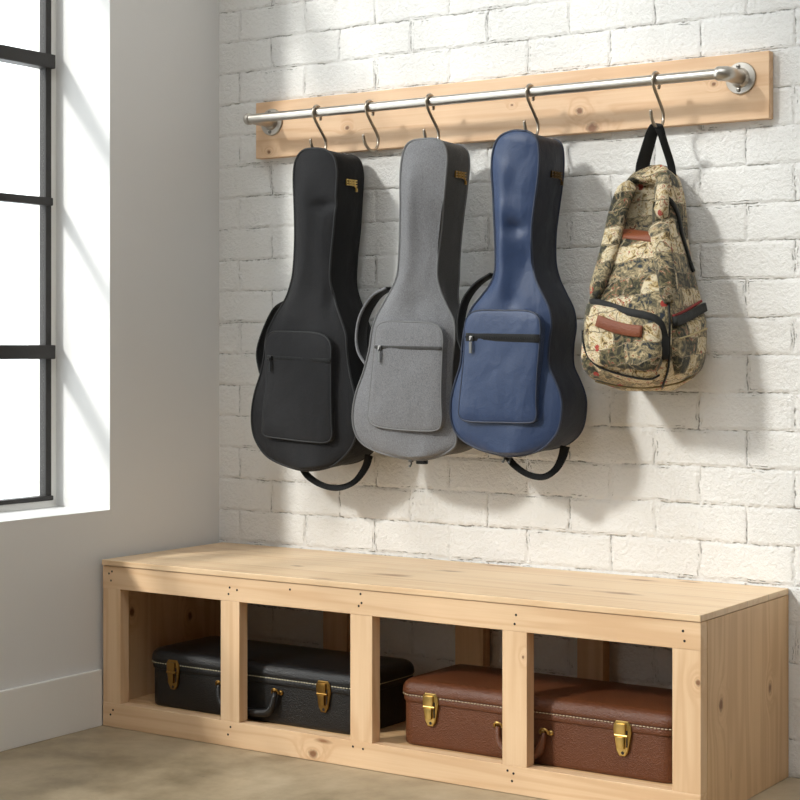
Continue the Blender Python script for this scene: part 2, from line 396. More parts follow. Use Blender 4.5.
obj('window_trim', join(box(XF-.05, XF+.004, WY1-.0235, WY1, WZ0, WZ1), box(XF-.05, XF+.012, WY0, WY1-.0235, WZ0, WZ0+.0195), box(XF-.05, XF+.032, WY0, WY0+.0118, WZ0, WZ1)), M['trim'], win, smooth=False)

# ------------------------------------------------------------------ bench
YF, XB0, XB1, HB, ZS = -.5469, .0175, 1.9035, .4861, .4688
YB = -.004
bench = thing('storage_bench', ((XB0+XB1)/2, (YF+YB)/2, 0), 'long low pine storage bench with four open compartments along the brick wall', 'bench')
Yt = YF-.004
def at(u, v, Y): return tuple(float(x) for x in onY(u, v, Y))
def onZ(u, v, Z):
    R = ray(u, v); return tuple(float(x) for x in (_C+R*(Z-_C[2])/R[2]))
top_streaks = [(*onZ(u, v, HB), l, w) for u, v, l, w in ((392, 575, .07, 0.021), (448, 571, .06, 0.019), (500, 566, .08, 0.021), (618, 593, .08, 0.021), (560, 585, .05, 0.013), (640, 580, .06, 0.015), (325, 579, .05, 0.013), (297, 566, .03, 0.013), (690, 582, .04, 0.013))]
obj('bench_top', box(XB0-.0005, XB1+.001, Yt, YB, ZS+.0014, HB, .002), wood_mat('pine_top', 'x', 1, (), top_streaks, light='ead0ac', dark='d8b48c', plank=('y', .135, .045), rough=.42), bench, smooth=False)
RT = .036
tr = obj('top_rail', box(XB0, XB1, YF, YF+RT, .4035, ZS, .0015), wood_mat('pine_rail', 'x', 2, (), [(*at(658, 606, YF), .06, .004)]), bench, smooth=False)
br = obj('bottom_rail', box(XB0, XB1, YF, YF+RT, .001, .0705, .0015), wood_mat('pine_rail_low', 'x', 3, [(*at(313, 754, YF), .0125)], [(*at(323, 741, YF), .03, .008)]), bench, smooth=False)
pf = YF+.0008
for i, (x0, x1, kn) in enumerate(((XB0+.0005, .086, ()), (.464, .5305, ()), (.907, .9775, ()), (1.3715, 1.4413, [(*at(523, 657, pf), .004)]), (1.8315, XB1-.0005, [(*at(698, 683, pf), .007)]))):
    obj('front_post', box(x0, x1, pf, pf+RT, .0706, .4034, .0012), wood_mat('pine_post', 'z', 10+i, kn), bench, smooth=False)
for i, (x0, x1) in enumerate(((.4497, .5391), (.9208, 1.0146), (1.3156, 1.3952))):
    obj('rear_post', box(x0, x1, -.05, -.012, .064, ZS, .0012), wood_mat('pine_rear_post', 'z', 20+i, (), light='d9b283', dark='bd8f5f'), bench, smooth=False)
ek = [(*[float(x) for x in onX(721, 705, XB1+.001)], .013), (*[float(x) for x in onX(770, 688, XB1+.001)], .010)]
obj('end_panel', box(XB1-.018, XB1+.001, YF+RT+.001, YB, .001, ZS, .001), wood_mat('pine_end_panel', 'z', 31, ek, [(*[float(x) for x in onX(731, 775, XB1+.001)], .03, .004)], light='d9b68c', dark='bf966c'), bench, smooth=False)
obj('end_panel', box(XB0, XB0+.018, YF+RT+.001, YB, .001, ZS, .001), wood_mat('pine_end_panel_left', 'z', 32, [(*[float(x) for x in onX(132, 612, XB0+.018)], .012), (*[float(x) for x in onX(190, 616, XB0+.018)], .012)], light='d9b68c', dark='bf966c'), bench, smooth=False)
obj('bottom_panel', box(XB0+.0185, XB1-.0185, YF+RT+.0005, YB, .045, .0635), wood_mat('pine_floor', 'x', 33, (), light='dcb686', dark='bf9262'), bench, smooth=False)
for pts, rail in ((((109, 573.5), (112, 571.5), (111, 580.5), (229.7, 587.5), (228.5, 594), (237, 590), (290, 589.5), (360.5, 594), (361.5, 603), (358.7, 606), (516, 615), (514.6, 624), (683, 631), (684.5, 641)), tr),
                  (((113, 710), (110.5, 714.5), (230.5, 727), (228, 734.5), (353, 746.5), (363, 749), (507.5, 770.5), (513.5, 773.5), (512, 781)), br)):
    for u, v in pts:
        p = onY(u, v, YF)
        obj('nail', lathe([(.0030, -.004), (.0032, .0004), (.0022, .0009)], p, (0, -1, 0), 10), M['dark'], rail)

# ------------------------------------------------------------------ instrument cases in the bench
def rrect(x0, x1, y0, y1, r, n=8):
    P = []
    for cx, cy, a0 in ((x1-r, y1-r, 0), (x0+r, y1-r, 90), (x0+r, y0+r, 180), (x1-r, y0+r, 270)):
        for k in range(n+1):
            a = math.radians(a0+90*k/n); P.append((cx+r*math.cos(a), cy+r*math.sin(a)))
    return P
def shell(x0, x1, y0, y1, r, prof):
    """prof: (inset, z) from bottom up"""
    V, Fc = [], []; n = None
    for ins, z in prof:
        P = rrect(x0+ins, x1-ins, y0+ins, y1-ins, max(r-ins, .004)); n = len(P); V += [(x, y, z) for x, y in P]
    for i in range(len(prof)-1):
        for k in range(n):
            m = (k+1) % n; Fc.append((i*n+k, i*n+m, (i+1)*n+m, (i+1)*n+k))
    Fc += [tuple(range(n))[::-1], tuple((len(prof)-1)*n+k for k in range(n))]
    return V, Fc
def case(label, x0, x1, y0, y1, zb, zseam, zt, lat, han, matL, stitch, gold, xs):
    c = thing('instrument_case', ((x0+x1)/2, (y0+y1)/2, zb), label, 'case', None)
    r = .045
    obj('case_base', shell(x0+.004, x1-.004, y0+.004, y1-.004, r, [(.006, zb), (.001, zb+.004), (0, zb+.012), (0, zseam-.004)]), matL, c, sharp=50)
    rim = [(0, zseam-.0225), (-.002, zseam-.021), (-.003, zseam-.018), (-.003, zseam-.003), (-.001, zseam), (.0, zseam+.002)]
    obj('trim_band', shell(x0+.003, x1-.003, y0+.003, y1-.003, r, rim), matL, c, sharp=60)
    h = zt-zseam
    prof = [(-.002, zseam+.0005), (-.003, zseam+.003), (-.002, zseam+.010)]
    for k in range(1, 10):
        a = k/9*PI/2; prof.append((-.002+.034*(1-math.cos(a)), zseam+.010+(h-.016)*math.sin(a)))
    prof += [(.055, zt-.003), (.10, zt)]
    obj('lid', shell(x0, x1, y0, y1, r, prof), matL, c, sharp=60)
    P = rrect(x0-.0012, x1+.0012, y0-.0012, y1+.0012, r); P = np.array([(x, y, zseam-.0035) for x, y in P]+[(P[0][0], P[0][1], zseam-.0035)])
    L = np.concatenate([[0], np.cumsum(np.linalg.norm(np.diff(P, axis=0), axis=1))]); st = []
    t = 0
    while t < L[-1]-.008:
        q = [np.array([np.interp(t+d, L, P[:, k]) for k in range(3)]) for d in (0, .003, .0062)]
        st.append(tube(q, [.0009, .0014, .0009], 5)); t += .0095
    obj('stitching', join(*st), stitch, c, label='pale stitching along the lid edge')
    yy = y0+.0035
    for lx, lz in lat:
        T = lz   # top of latch
        pl = []
        w0, w1 = .0235, .0150; H = .088
        outl = [(-w0*.70, 0), (-w0, -.010), (-w0, -.028), (-w1*1.05, -H+.016), (-w1*.5, -H+.003), (w1*.5, -H+.003), (w1*1.05, -H+.016), (w0, -.028), (w0, -.010), (w0*.70, 0)]
        def plate(sx, sz, ya, yb, dz=0):
            O = [(lx+a*sx, T+dz+b*sz) for a, b in outl]; n = len(O)
            V = [(x, ya, z) for x, z in O]+[(x, yb, z) for x, z in O]+[(lx+(x-lx)*.86, yb-.0018, T+(z-T)*.95-.002) for x, z in O]
            Fc = []
            for k in range(n):
                m = (k+1) % n; Fc += [(k, m, n+m, n+k), (n+k, n+m, 2*n+m, 2*n+k)]
            Fc += [tuple(range(n))[::-1], tuple(2*n+k for k in range(n))]
            return V, Fc
        lt = obj('latch', plate(1, 1, yy, yy-.0065), gold, c, sharp=30, label='brass draw latch')
        cl = join(box(lx-.014, lx+.012, yy-.0145, yy-.006, T-.034, T-.006, .003), box(lx-.011, lx+.009, yy-.0165, yy-.006, T-.066, T-.037, .003), lathe([(.004, 0), (.004, .034)], (lx-.017, yy-.0115, T-.035), (1, 0, 0), 10))
        obj('clasp', cl, gold, lt, sharp=40)
        obj('clasp_slot', join(box(lx+.0125, lx+.0152, yy-.0105, yy-.0065, T-.062, T-.022), disc_y((lx+.002, yy-.0075, T-.077), .0042, .0012)), M['dark'], lt, smooth=False)
    (ha, hb, hz) = han
    hn = obj('handle', tube(catmull([(ha, yy-.012, hz+.002), (ha+.002, yy-.016, hz-.016), (ha+.010, yy-.0175, hz-.040), (ha+.030, yy-.018, hz-.055), ((ha+hb)/2, yy-.018, hz-.059), (hb-.030, yy-.018, hz-.055), (hb-.010, yy-.0175, hz-.040), (hb-.002, yy-.016, hz-.016), (hb, yy-.012, hz+.002)], 40),
                            [.0065+.0055*min(1, min(i, 39-i)/9) for i in range(40)], 10), matL, c)
    for hx in (ha, hb):
        ring = [(hx+.011*math.cos(a), yy-.010-.006*abs(math.sin(a)), hz+.003+.010*math.sin(a)) for a in np.linspace(-.3, PI+.3, 14)]
        obj('handle_ring', join(tube(ring, .0032, 8), lathe([(.0075, 0), (.0075, .004), (.004, .0065)], (hx-.013, yy, hz+.002), (0, -1, 0), 14), lathe([(.0075, 0), (.0075, .004), (.004, .0065)], (hx+.013, yy, hz+.002), (0, -1, 0), 14)), gold, hn, label='brass handle ring')
    return c
stB = plain('cream_thread', hexc('d9cfae'), .7); stW = plain('white_thread', hexc('d2bf9c'), .7)
bl = leather_mat('black_case_vinyl', hexc('0c0c0d'), hexc('131314'), .38); bw = leather_mat('brown_case_vinyl', hexc('59301a'), hexc('6b3d22'), .42)
ca, cb2 = onY(172.5, 660, -.485), onY(323, 681, -.485)
case('black leathery instrument case with gold latches on the left side of the bench shelf', .128, .888, -.481, -.185, .0640, .1935, .2365,
     ((ca[0], ca[2]), (cb2[0], cb2[2])), (onY(220, 690, -.485)[0], onY(276, 693, -.485)[0], onY(274, 693, -.485)[2]), bl, stB, M['goldd'], 0)
ca, cb2 = onY(430, 693.5, -.485), onY(622, 721, -.485)
case('brown leathery instrument case with gold latches on the right side of the bench shelf', 1.012, 1.815, -.481, -.185, .0640, .199, .2415,
     ((ca[0], ca[2]), (cb2[0], cb2[2])), (onY(499, 724, -.485)[0], onY(545, 735, -.485)[0], onY(499, 727, -.485)[2]), bw, stW, M['gold'], 0)

# ------------------------------------------------------------------ wall board and rod
BL, BR, BZ0, BZ1, BY = .1736, 1.862, 1.6947, 1.8689, -.03
kn = [(*at(u, v, BY), r) for u, v, r in ((347, 128, .007), (269, 152, .006), (512, 105, .004), (579.5, 111, .010), (714, 84, .006), (592, 128, .015), (594, 84, .005))]
wb = obj('wall_board', box(BL, BR, BY, -.001, BZ0, BZ1, .002), wood_mat('pine_wall_board', 'x', 41, kn, light='e6c4a0', dark='cfa37a'), smooth=False)
tag(wb, 'long horizontal pine board mounted high on the white brick wall', 'wall board')
RY, RZ, RR = -.13, 1.804, .0138
rail = thing('hanging_rail', ((BL+BR)/2, RY, RZ), 'brushed steel hanging rail on two round flanges across the pine board', 'rail')
FXL, FXR = .2385, 1.7853
obj('rod', tube([(FXL-.018, RY, RZ), (FXR-.012, RY, RZ)], RR, 24), M['steel'], rail, sharp=40)
obj('end_cap', lathe([(.010, -.001), (.0165, .0), (.0182, .004), (.0182, .013), (.0155, .0155), (.0142, .016)], (FXL-.020, RY, RZ), (1, 0, 0), 24), M['steel'], rail, sharp=40)
for fx, rt in ((FXL, 0), (FXR, 1)):
    fl = obj('flange', lathe([(.0415, .0002), (.0415, .004), (.040, .006), (.026, .0065), (.0225, .012), (.0205, .016)], (fx, BY, RZ), (0, -1, 0), 40), M['steel'], rail, sharp=35)
    for a in (100, 262):
        q = (fx+.031*math.cos(math.radians(a)), BY-.006, RZ+.031*math.sin(math.radians(a)))
        obj('screw', join(lathe([(.0062, 0), (.0058, .0018), (.004, .0026)], q, (0, -1, 0), 14)), M['screw'], fl, sharp=40)
        obj('screw_slot', join(box(q[0]-.0045, q[0]+.0045, q[1]-.0034, q[1]-.002, q[2]-.0009, q[2]+.0009)), M['dark'], fl, smooth=False)
    if rt:
        el = [(fx, BY-.012, RZ), (fx, BY-.05, RZ), (fx, RY+.022, RZ), (fx-.004, RY+.008, RZ), (fx-.013, RY+.001, RZ), (fx-.026, RY, RZ)]
        obj('bracket_arm', tube(catmull(el, 26), [.0195]*20+[.0190, .0188, .0188, .0192, .0185, .016], 24), M['steel'], rail, sharp=40)
    else:
        obj('bracket_arm', tube([(fx, BY-.012, RZ), (fx, BY-.03, RZ), (fx, RY+.012, RZ), (fx, RY, RZ)], [.0195, .018, .0165, .0135], 24), M['steel'], rail, sharp=40)

# ------------------------------------------------------------------ S hooks
hookpts = [(-.1135, 1.7825), (-.1102, 1.796), (-.1108, 1.810), (-.119, 1.8205), (-.1305, 1.8228), (-.1425, 1.8185), (-.1492, 1.807), (-.1465, 1.790), (-.128, 1.768), (-.104, 1.744), (-.089, 1.726), (-.0855, 1.708), (-.094, 1.690), (-.110, 1.681), (-.1275, 1.680), (-.146, 1.690), (-.157, 1.705), (-.1620, 1.7225)]
hx = {'black': .4869, 'empty': .6774, 'gray': .8873, 'blue': 1.2134, 'pack': 1.5911}
hlab = {'black': 'steel S hook on the rail holding the black gig bag', 'empty': 'empty steel S hook on the rail holding nothing', 'gray': 'steel S hook on the rail holding the grey gig bag',
        'blue': 'steel S hook on the rail holding the navy blue gig bag', 'pack': 'steel S hook on the rail holding the patterned backpack'}
hk0 = None
for k, x in hx.items():
    if hk0 is None:
        P = catmull([(x, a, b) for a, b in hookpts], 70)
        rr = [.0044]*70; rr[0] = rr[-1] = .0040
        hk0 = obj('s_hook', tube(P, rr, 10), M['hook'], None, org=(x, RY, 1.676)); o = hk0
    else:
        o = hk0.copy(); COL.objects.link(o); o.location.x = x
    tag(o, hlab[k], 'hook', 'S hooks along the hanging rail')

# ------------------------------------------------------------------ guitar gig bags
def sm01(x): x = np.clip(x, 0, 1); return x*x*(3-2*x)
def gigbag(label, hk, Yf, Yb, Lp, Rp, pocket, zl, zr, pullp, mat, matside, pipe, tape, pullmat, strap, strapmat, handle, clasps, emblem, goldm, dents, lpull=.02, seed=1, rpull=0.0):
    N, Mc = 150, 36
    Lw = catmull([onY(u, v, Yf) for u, v in Lp], N+1); Rw = catmull([onY(u, v, Yf) for u, v in Rp], N+1)
    ztop, zbot = max(Lw[:, 2].max(), Rw[:, 2].max()), min(Lw[:, 2].min(), Rw[:, 2].min())
    base = ((Lw[-1][0]), (Yf+Yb)/2, zbot)
    b = thing('gig_bag', base, label, 'gig bag', 'gig bags hanging from the rail')
    rows = range(2, N-1)
    V, Fc = [], []
    nr = len(rows)
    def front_y(x, z, s, t):
        e = 1-abs(2*s-1)**2.6
        bodyw = sm01((1.30-z)/.18)
        y = -(.011+.010*bodyw)*e
        y -= .012*(1-bodyw)*math.exp(-((s-.30)/.22)**2)*sm01((1.66-z)/.1)      # soft ridge along the neck
        for dx, dz, rx, rz, am in dents:
            y += am*math.exp(-((x-dx)/rx)**2-((z-dz)/rz)**2)
        # light wrinkles
        y += e*.0016*(math.sin(17*z+9*x+seed)+.6*math.sin(41*x-23*z+2*seed)+.5*math.sin(63*z+31*x))
        return y
    for i in rows:
        for j in range(Mc+1):
            s = j/Mc; p = Lw[i]*(1-s)+Rw[i]*s
            edge = min(1, min(i-1, N-1-i)/9.0)
            V.append((p[0], Yf+front_y(p[0], p[2], s, i/N)*edge, p[2]))
    def idx(a, j): return a*(Mc+1)+j
    for a in range(nr-1):
        for j in range(Mc): Fc.append((idx(a, j), idx(a, j+1), idx(a+1, j+1), idx(a+1, j)))
    loop = [idx(0, j) for j in range(Mc+1)]+[idx(a, Mc) for a in range(1, nr)]+[idx(nr-1, j) for j in range(Mc-1, -1, -1)]+[idx(a, 0) for a in range(nr-2, 0, -1)]
    fl = [np.array(V[i]) for i in loop]; nl = len(loop)
    xc = (Lw[:, 0]+Rw[:, 0])/2
    # outward normals in the X/Z plane
    nrm = []
    for k in range(nl):
        t = fl[(k+1) % nl]-fl[k-1]; n = np.array([-t[2], 0, t[0]]); nrm.append(n/max(np.linalg.norm(n), 1e-9))
    cen = sum(fl)/nl
    K = 10
    SV, SF = [], []
    def side_pt(k, d):
        p = fl[k].copy(); n = nrm[k]
        if np.dot(n, fl[k]-cen) < 0 and False: n = -n
        w = d/K
        p[1] = Yf+(Yb-Yf)*w
        out = .0045*math.sin(PI*w)
        top = max(0, (p[2]-(ztop-.03))/.03)
        q = p.copy()
        bx = sm01((1.32-p[2])/.12)
        midx = np.interp(-p[2], -Lw[:, 2], xc)
        if p[0] < midx: q[0] += lpull*bx*sm01(w*2.2)*min(1, abs(p[0]-midx)/.08)
        else: q[0] -= rpull*bx*sm01(w*2.2)*min(1, abs(p[0]-midx)/.08)*sm01((p[2]-zbot-.03)/.05)
        q[0] += (-1 if p[0] < midx else 1)*out*(1-top)
        if p[2] < zbot+.05: q[2] += .010*sm01(w)*(1-(p[2]-zbot)/.05)
        # the hook pulls the loop up and the soft top sags round it
        q[2] -= .034*top*math.exp(-((p[0]-hx[hk])/.034)**2)*min(1, math.sin(PI*min(w*1.25, 1)*.5)*1.2)
        q[2] -= .004*top*sm01(w)
        return q
    for d in range(K+1):
        for k in range(nl):
            SV.append(side_pt(k, d))
    for d in range(K):
        for k in range(nl):
            m = (k+1) % nl; SF.append((d*nl+k, d*nl+m, (d+1)*nl+m, (d+1)*nl+k))
    SF.append(tuple(K*nl+k for k in range(nl)))
    body = obj('bag_front', (V, Fc), mat, b)
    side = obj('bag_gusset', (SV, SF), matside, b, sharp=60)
    pr = .0034
    obj('piping', tube([p+np.array([0, -.0006, 0]) for p in fl], pr, 8, True), pipe, b)
    obj('piping', tube([side_pt(k, K)+np.array([0, .0, 0]) for k in range(nl)], pr*.9, 8, True), pipe, b)
    # pocket
    Yp = Yf-.030
    O = catmull([onY(u, v, Yp) for u, v in pocket], 120, True); n = len(O)
    cp = O.mean(0)
    rings = [(1.0, .0, 0), (1.0, .022, 0), (1.0, .0265, 0), (.985, .0285, 0), (.95, .030, 0), (.85, .032, 0), (.7, .034, 0), (.5, .0355, 0), (.3, .036, 0), (.1, .036, 0)]
    PV, PF = [], []
    for q, h, _ in rings:
        for k in range(n):
            p = cp+(O[k]-cp)*q
            y = Yf-h-.004
            if q < .96: y -= .0014*(math.sin(33*p[0]+27*p[2]+seed)+math.sin(57*p[2]-44*p[0]+seed))*(1-q)
            if q < .9: y += .0032*math.exp(-((p[2]-(cp[2]-.07))/.02)**2)*math.cos(30*p[0]+seed)*.5
            if h == 0: y = Yf-.002
            PV.append((p[0], y, p[2]))
    for a in range(len(rings)-1):
        for k in range(n):
            m = (k+1) % n; PF.append((a*n+k, a*n+m, (a+1)*n+m, (a+1)*n+k))
    PF.append(tuple((len(rings)-1)*n+k for k in range(n)))
    pk = obj('front_pocket', (PV, PF), mat, b, sharp=70)
    obj('pocket_piping', tube([(p[0], Yp-.0005, p[2]) for p in O], .0027, 8, True), pipe, pk)
    za, zb_ = onY(*zl, Yp-.004), onY(*zr, Yp-.004)
    zz = [za*(1-t)+zb_*t+np.array([0, -.0035*math.sin(PI*t)**.5-.0005, 0]) for t in np.linspace(0.01, .99, 16)]
    obj('pocket_zipper', join(ribbon(zz, tape[1], .004, (0, 0, 1)), ), tape[0], pk)
    teeth = [box(p[0]-.0012, p[0]+.0012, p[1]-.0032, p[1], p[2]-.0024, p[2]+.0024) for p in catmull(zz, 44)]
    obj('zipper_teeth', join(*teeth), grys if hk == 'gray' else M['pullb'], pk, smooth=False)
    pp = onY(*pullp, Yp-.008)
    sl = join(box(pp[0]-.006, pp[0]+.006, pp[1]-.007, pp[1]+.003, pp[2]-.007, pp[2]+.007, .002))
    tabv = join(tube([pp+np.array([0, -.007, .003]), pp+np.array([0, -.010, -.004]), pp+np.array([0, -.008, -.010])], .0018, 6), box(pp[0]-.0045, pp[0]+.0045, pp[1]-.009, pp[1]-.006, pp[2]-.040, pp[2]-.009, .0012))
    obj('zipper_pull', join(sl, tabv), pullmat, pk, smooth=False)
    # carrying straps
    sp = catmull([onY(u, v, y) for u, v, y in strap], 30)
    obj('shoulder_strap', ribbon(sp, .030 if hk == 'blue' else .040, .006, (.25, 1, 0)), strapmat, b)
    if hk == 'gray': obj('strap_edge', tube([p+np.array([-.004, -.018, 0]) for p in sp], .0042, 8), mat, b)
    if handle:
        hp = catmull([onY(u, v, y) for u, v, y in handle], 34)
        hs = []
        for i in range(34):
            t = hp[min(i+1, 33)]-hp[max(i-1, 0)]; t /= np.linalg.norm(t); cr = np.cross(t, _d); hs.append(.72*cr/np.linalg.norm(cr)+.69*_d)
        obj('bottom_handle', ribbon(hp, np.interp(np.linspace(0, 1, 34), [0, .3, .65, 1], [.026, .021, .021, .033]), .0032, np.array(hs)), M['web'], b)
    for u, v, y, kind in clasps:
        q = onY(u, v, y)
        if kind == 'bar': obj('clasp', box(q[0]-.016, q[0]+.016, y-.008, y+.008, q[2]-.006, q[2]+.008, .003), M['pullb'], b, smooth=False)
        else: obj('zipper_pull', join(box(q[0]-.006, q[0]+.006, y-.005, y+.005, q[2]-.003, q[2]+.012, .002), tube([(q[0], y, q[2]), (q[0]+.004, y-.004, q[2]-.008), (q[0]+.001, y-.006, q[2]-.014)], .0024, 6), lathe([(.0035, -.002), (.0035, .002)], (q[0], y-.006, q[2]-.014), (0, -1, 0), 10)), pullmat, b, smooth=False)
    # webbing loop over the hook
    wy = -.1275
    zl0 = ztop-.034
    lp = catmull([(hx[hk]-.020, wy, zl0-.004), (hx[hk]-.016, wy, 1.675), (hx[hk]-.005, wy, 1.6868), (hx[hk]+.005, wy, 1.6868), (hx[hk]+.016, wy, 1.675), (hx[hk]+.020, wy, zl0-.004)], 20)
    obj('hanging_loop', ribbon(lp, .02, .003, (0, 1, 0)), M['web'], b)
    # gold zipper emblem on the right of the gusset
    dg = bpy.context.evaluated_depsgraph_get()
    bv = BVHTree.FromPolygons([tuple(v) for v in SV], SF)
    def hit(u, v):
        R = Vector(ray(u, v)).normalized(); h = bv.ray_cast(Vector(_C), R)
        return np.array(h[0])
    u, v = emblem
    q = [hit(u-5.5, v), hit(u+5.5, v-.5)]
    xo = max(q[0][0], q[1][0])+.0005
    ya, yb2 = q[0][1], q[1][1]; zc = q[0][2]
    hgt = .0092
    sgn = 1 if yb2 > ya else -1
    ln = abs(yb2-ya)
    def sy(t): return ya+(yb2-ya)*t
    slope = (q[1][0]-q[0][0])
    def bar(t0, t1, z0, z1):
        y0, y1 = sorted((sy(t0), sy(t1))); xm = q[0][0]+slope*(t0+t1)/2
        return box(xm-.003, xm+.0045, y0, y1, zc+z0, zc+z1)
    cells = []
    for gi in range(4):
        t0 = gi*.255; w = .20
        cells += [bar(t0, t0+.045, -hgt, hgt), bar(t0, t0+w, hgt-.0032, hgt), bar(t0, t0+w, -.0014, .0014), bar(t0, t0+w, -hgt, -hgt+.0032)]
        if gi in (1, 2): cells.append(bar(t0+w-.045, t0+w, -hgt, hgt))
    em = obj('zipper_emblem', join(*cells), goldm, b, smooth=False, label='small gold lettered metal zip emblem')
    xm = q[0][0]+slope*.75
    obj('emblem_pull', join(tube([(xm+.004, sy(.72), zc-hgt), (xm+.008, sy(.80), zc-hgt-.006), (xm+.007, sy(.85), zc-hgt-.014)], .0020, 6), box(xm+.004, xm+.008, min(sy(.78), sy(.92)), max(sy(.78), sy(.92)), zc-hgt-.017, zc-hgt-.007)), goldm, em, smooth=False)
    return b

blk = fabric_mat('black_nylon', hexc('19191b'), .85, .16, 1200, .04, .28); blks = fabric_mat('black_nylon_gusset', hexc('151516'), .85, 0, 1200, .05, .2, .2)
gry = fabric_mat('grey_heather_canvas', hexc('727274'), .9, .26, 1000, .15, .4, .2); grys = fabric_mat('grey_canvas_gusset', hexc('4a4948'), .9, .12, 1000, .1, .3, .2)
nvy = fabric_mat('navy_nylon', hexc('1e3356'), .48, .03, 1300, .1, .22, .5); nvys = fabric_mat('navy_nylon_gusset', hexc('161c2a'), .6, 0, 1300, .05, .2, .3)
pipk = plain('black_piping', hexc('0f0f10'), .6); pipg = plain('grey_piping', hexc('666666'), .55); pipn = plain('navy_piping', hexc('20293d'), .45)
bk_L = [(315, 148), (304, 150), (297, 158), (294, 173), (295, 205), (295.5, 237), (294, 269), (291, 285), (286, 299), (275, 317), (267, 335), (264.5, 354), (261, 373), (255, 393), (252, 412), (253, 431), (259, 446), (271, 459), (296, 469), (315, 470.5)]
bk_R = [(315, 148), (326, 150), (334, 157), (337, 171), (336, 194), (334, 226), (331, 256), (330, 281), (333, 296), (340, 316), (346, 335), (347, 351), (350, 373.5), (355, 395), (358, 412), (358, 428), (351, 448), (334, 465), (315, 470.5)]
bk_P = [(266, 341), (271, 333), (280, 331.6), (298, 332), (315, 333), (326, 337), (331, 346), (331, 360), (331, 395), (331.6, 422), (332, 436), (326, 442.3), (306, 441.5), (285, 439), (268, 436.6), (263, 433.5), (262.5, 427), (264, 405), (266.5, 387), (266.5, 362)]
def dz(u, v, Yf, rx, rz, am): p = onY(u, v, Yf); return (p[0], p[2], rx, rz, am)
gigbag('black gig bag hanging at the left end of the rail', 'black', -.175, -.043, bk_L, bk_R, bk_P, (267, 357), (331, 361), (271, 358), blk, blks, pipk, (M['web'], .012), M['pullb'],
       [(288, 302, -.125), (278, 309, -.11), (268, 329, -.10), (261.5, 351, -.10), (263.5, 369, -.10), (269, 384, -.11)], M['web'],
       [(303, 469, -.15), (309, 477, -.145), (322, 485, -.135), (338, 488, -.12), (354, 482, -.10), (365, 468, -.085), (369, 455, -.08)], [], (351, 182), M['gold'],
       [dz(325, 205, -.175, .035, .016, .016), dz(313, 225, -.175, .02, .05, -.004), dz(330, 300, -.175, .016, .04, .010), dz(300, 318, -.175, .03, .02, -.003)], .012, 1)
gr_L = [(426, 138.7), (411, 141.5), (404, 151), (401, 172), (401, 210), (399.6, 255), (397, 278), (389, 295), (378, 314), (372, 331), (369.5, 349), (364, 371), (356.6, 392), (353, 411), (354, 428), (361, 442), (375.6, 451), (399, 457.5), (421, 460)]
gr_R = [(426, 138.7), (438, 139.5), (445, 147), (447, 160.5), (444.6, 187.5), (441, 214.5), (438, 246), (437, 273), (440, 289), (447, 306), (454, 321), (455, 338), (452.5, 362), (451.5, 385), (453, 408), (456, 430), (455, 446), (440, 456), (421, 460)]
gr_P = [(375.6, 335), (379, 325), (387.5, 321.6), (408, 322), (428, 323), (439, 327), (443, 337.5), (442, 361), (441, 397), (441.5, 421), (435, 430.5), (404, 430), (380, 427), (369.5, 421.5), (368.5, 411), (371, 385), (373.5, 360)]
gigbag('grey heather gig bag hanging between the black and the navy bags', 'gray', -.205, -.088, gr_L, gr_R, gr_P, (375, 347), (442, 348.5), (380.5, 348), gry, grys, pipg, (grys, .010), M['pull'],
       [(391, 288, -.165), (377, 296, -.155), (365, 315, -.15), (361, 336, -.15), (363, 352, -.155), (370, 364, -.165)], M['web'],
       None, [(422, 462, -.165, 'bar'), (411, 461, -.18, 'pull')], (460, 174), M['goldd'],
       [dz(436, 225, -.205, .035, .09, .012), dz(412, 220, -.205, .02, .10, -.004), dz(420, 305, -.205, .03, .03, .006)], .030, 2, .035)
nv_L = [(522, 130), (510, 131.5), (499.6, 137), (494, 148), (492, 166), (494, 199), (495.5, 232.5), (496, 266), (492, 282), (482, 296), (472, 308.5), (465.5, 325), (462.5, 345), (460.5, 365), (455, 383), (451, 402.5), (452, 422.5), (460, 437.5), (477.5, 448.5), (502.5, 455.5), (512, 456)]
nv_R = [(522, 130), (531, 133), (537, 140), (539, 154), (538, 176), (533.5, 210), (531, 232.5), (531, 259.5), (535, 277.5), (542, 293), (549, 308), (551.5, 325), (549, 345), (549, 365), (555, 380), (560, 393), (562, 407), (559, 428), (551, 441), (540, 450), (524, 455), (512, 456)]
nv_P = [(465, 325), (470, 314), (480, 310.5), (505, 310.5), (527.5, 311), (537.5, 316), (540.5, 327.5), (539, 350), (537, 375), (536, 402.5), (536.5, 416), (531, 422.5), (502.5, 422.5), (470, 421.5), (460, 417), (459.5, 404), (462, 380), (464.5, 350)]
gigbag('navy blue gig bag hanging next to the patterned backpack', 'blue', -.222, -.085, nv_L, nv_R, nv_P, (465.5, 337), (540, 338.5), (472, 338.5), nvy, nvys, pipn, (M['web'], .022), M['pull'],
       [(493, 274, -.20), (478, 284, -.198), (466, 300, -.200), (461, 320, -.204), (461.5, 340, -.207), (466, 352, -.21)], M['web'],
       [(507, 455, -.19), (513, 464, -.185), (527, 474, -.175), (543, 477, -.16), (555, 470, -.14), (562, 458, -.13), (565, 446, -.125)], [(504, 456.5, -.20, 'pull'), (510, 457, -.195, 'pull')], (556, 174), M['goldn'],
       [dz(517, 228, -.222, .028, .020, .012), dz(525, 260, -.222, .03, .07, .010), dz(504, 245, -.222, .016, .10, -.005), dz(508, 210, -.222, .04, .03, -.004), dz(515, 300, -.222, .02, .03, .006)], .045, 3)

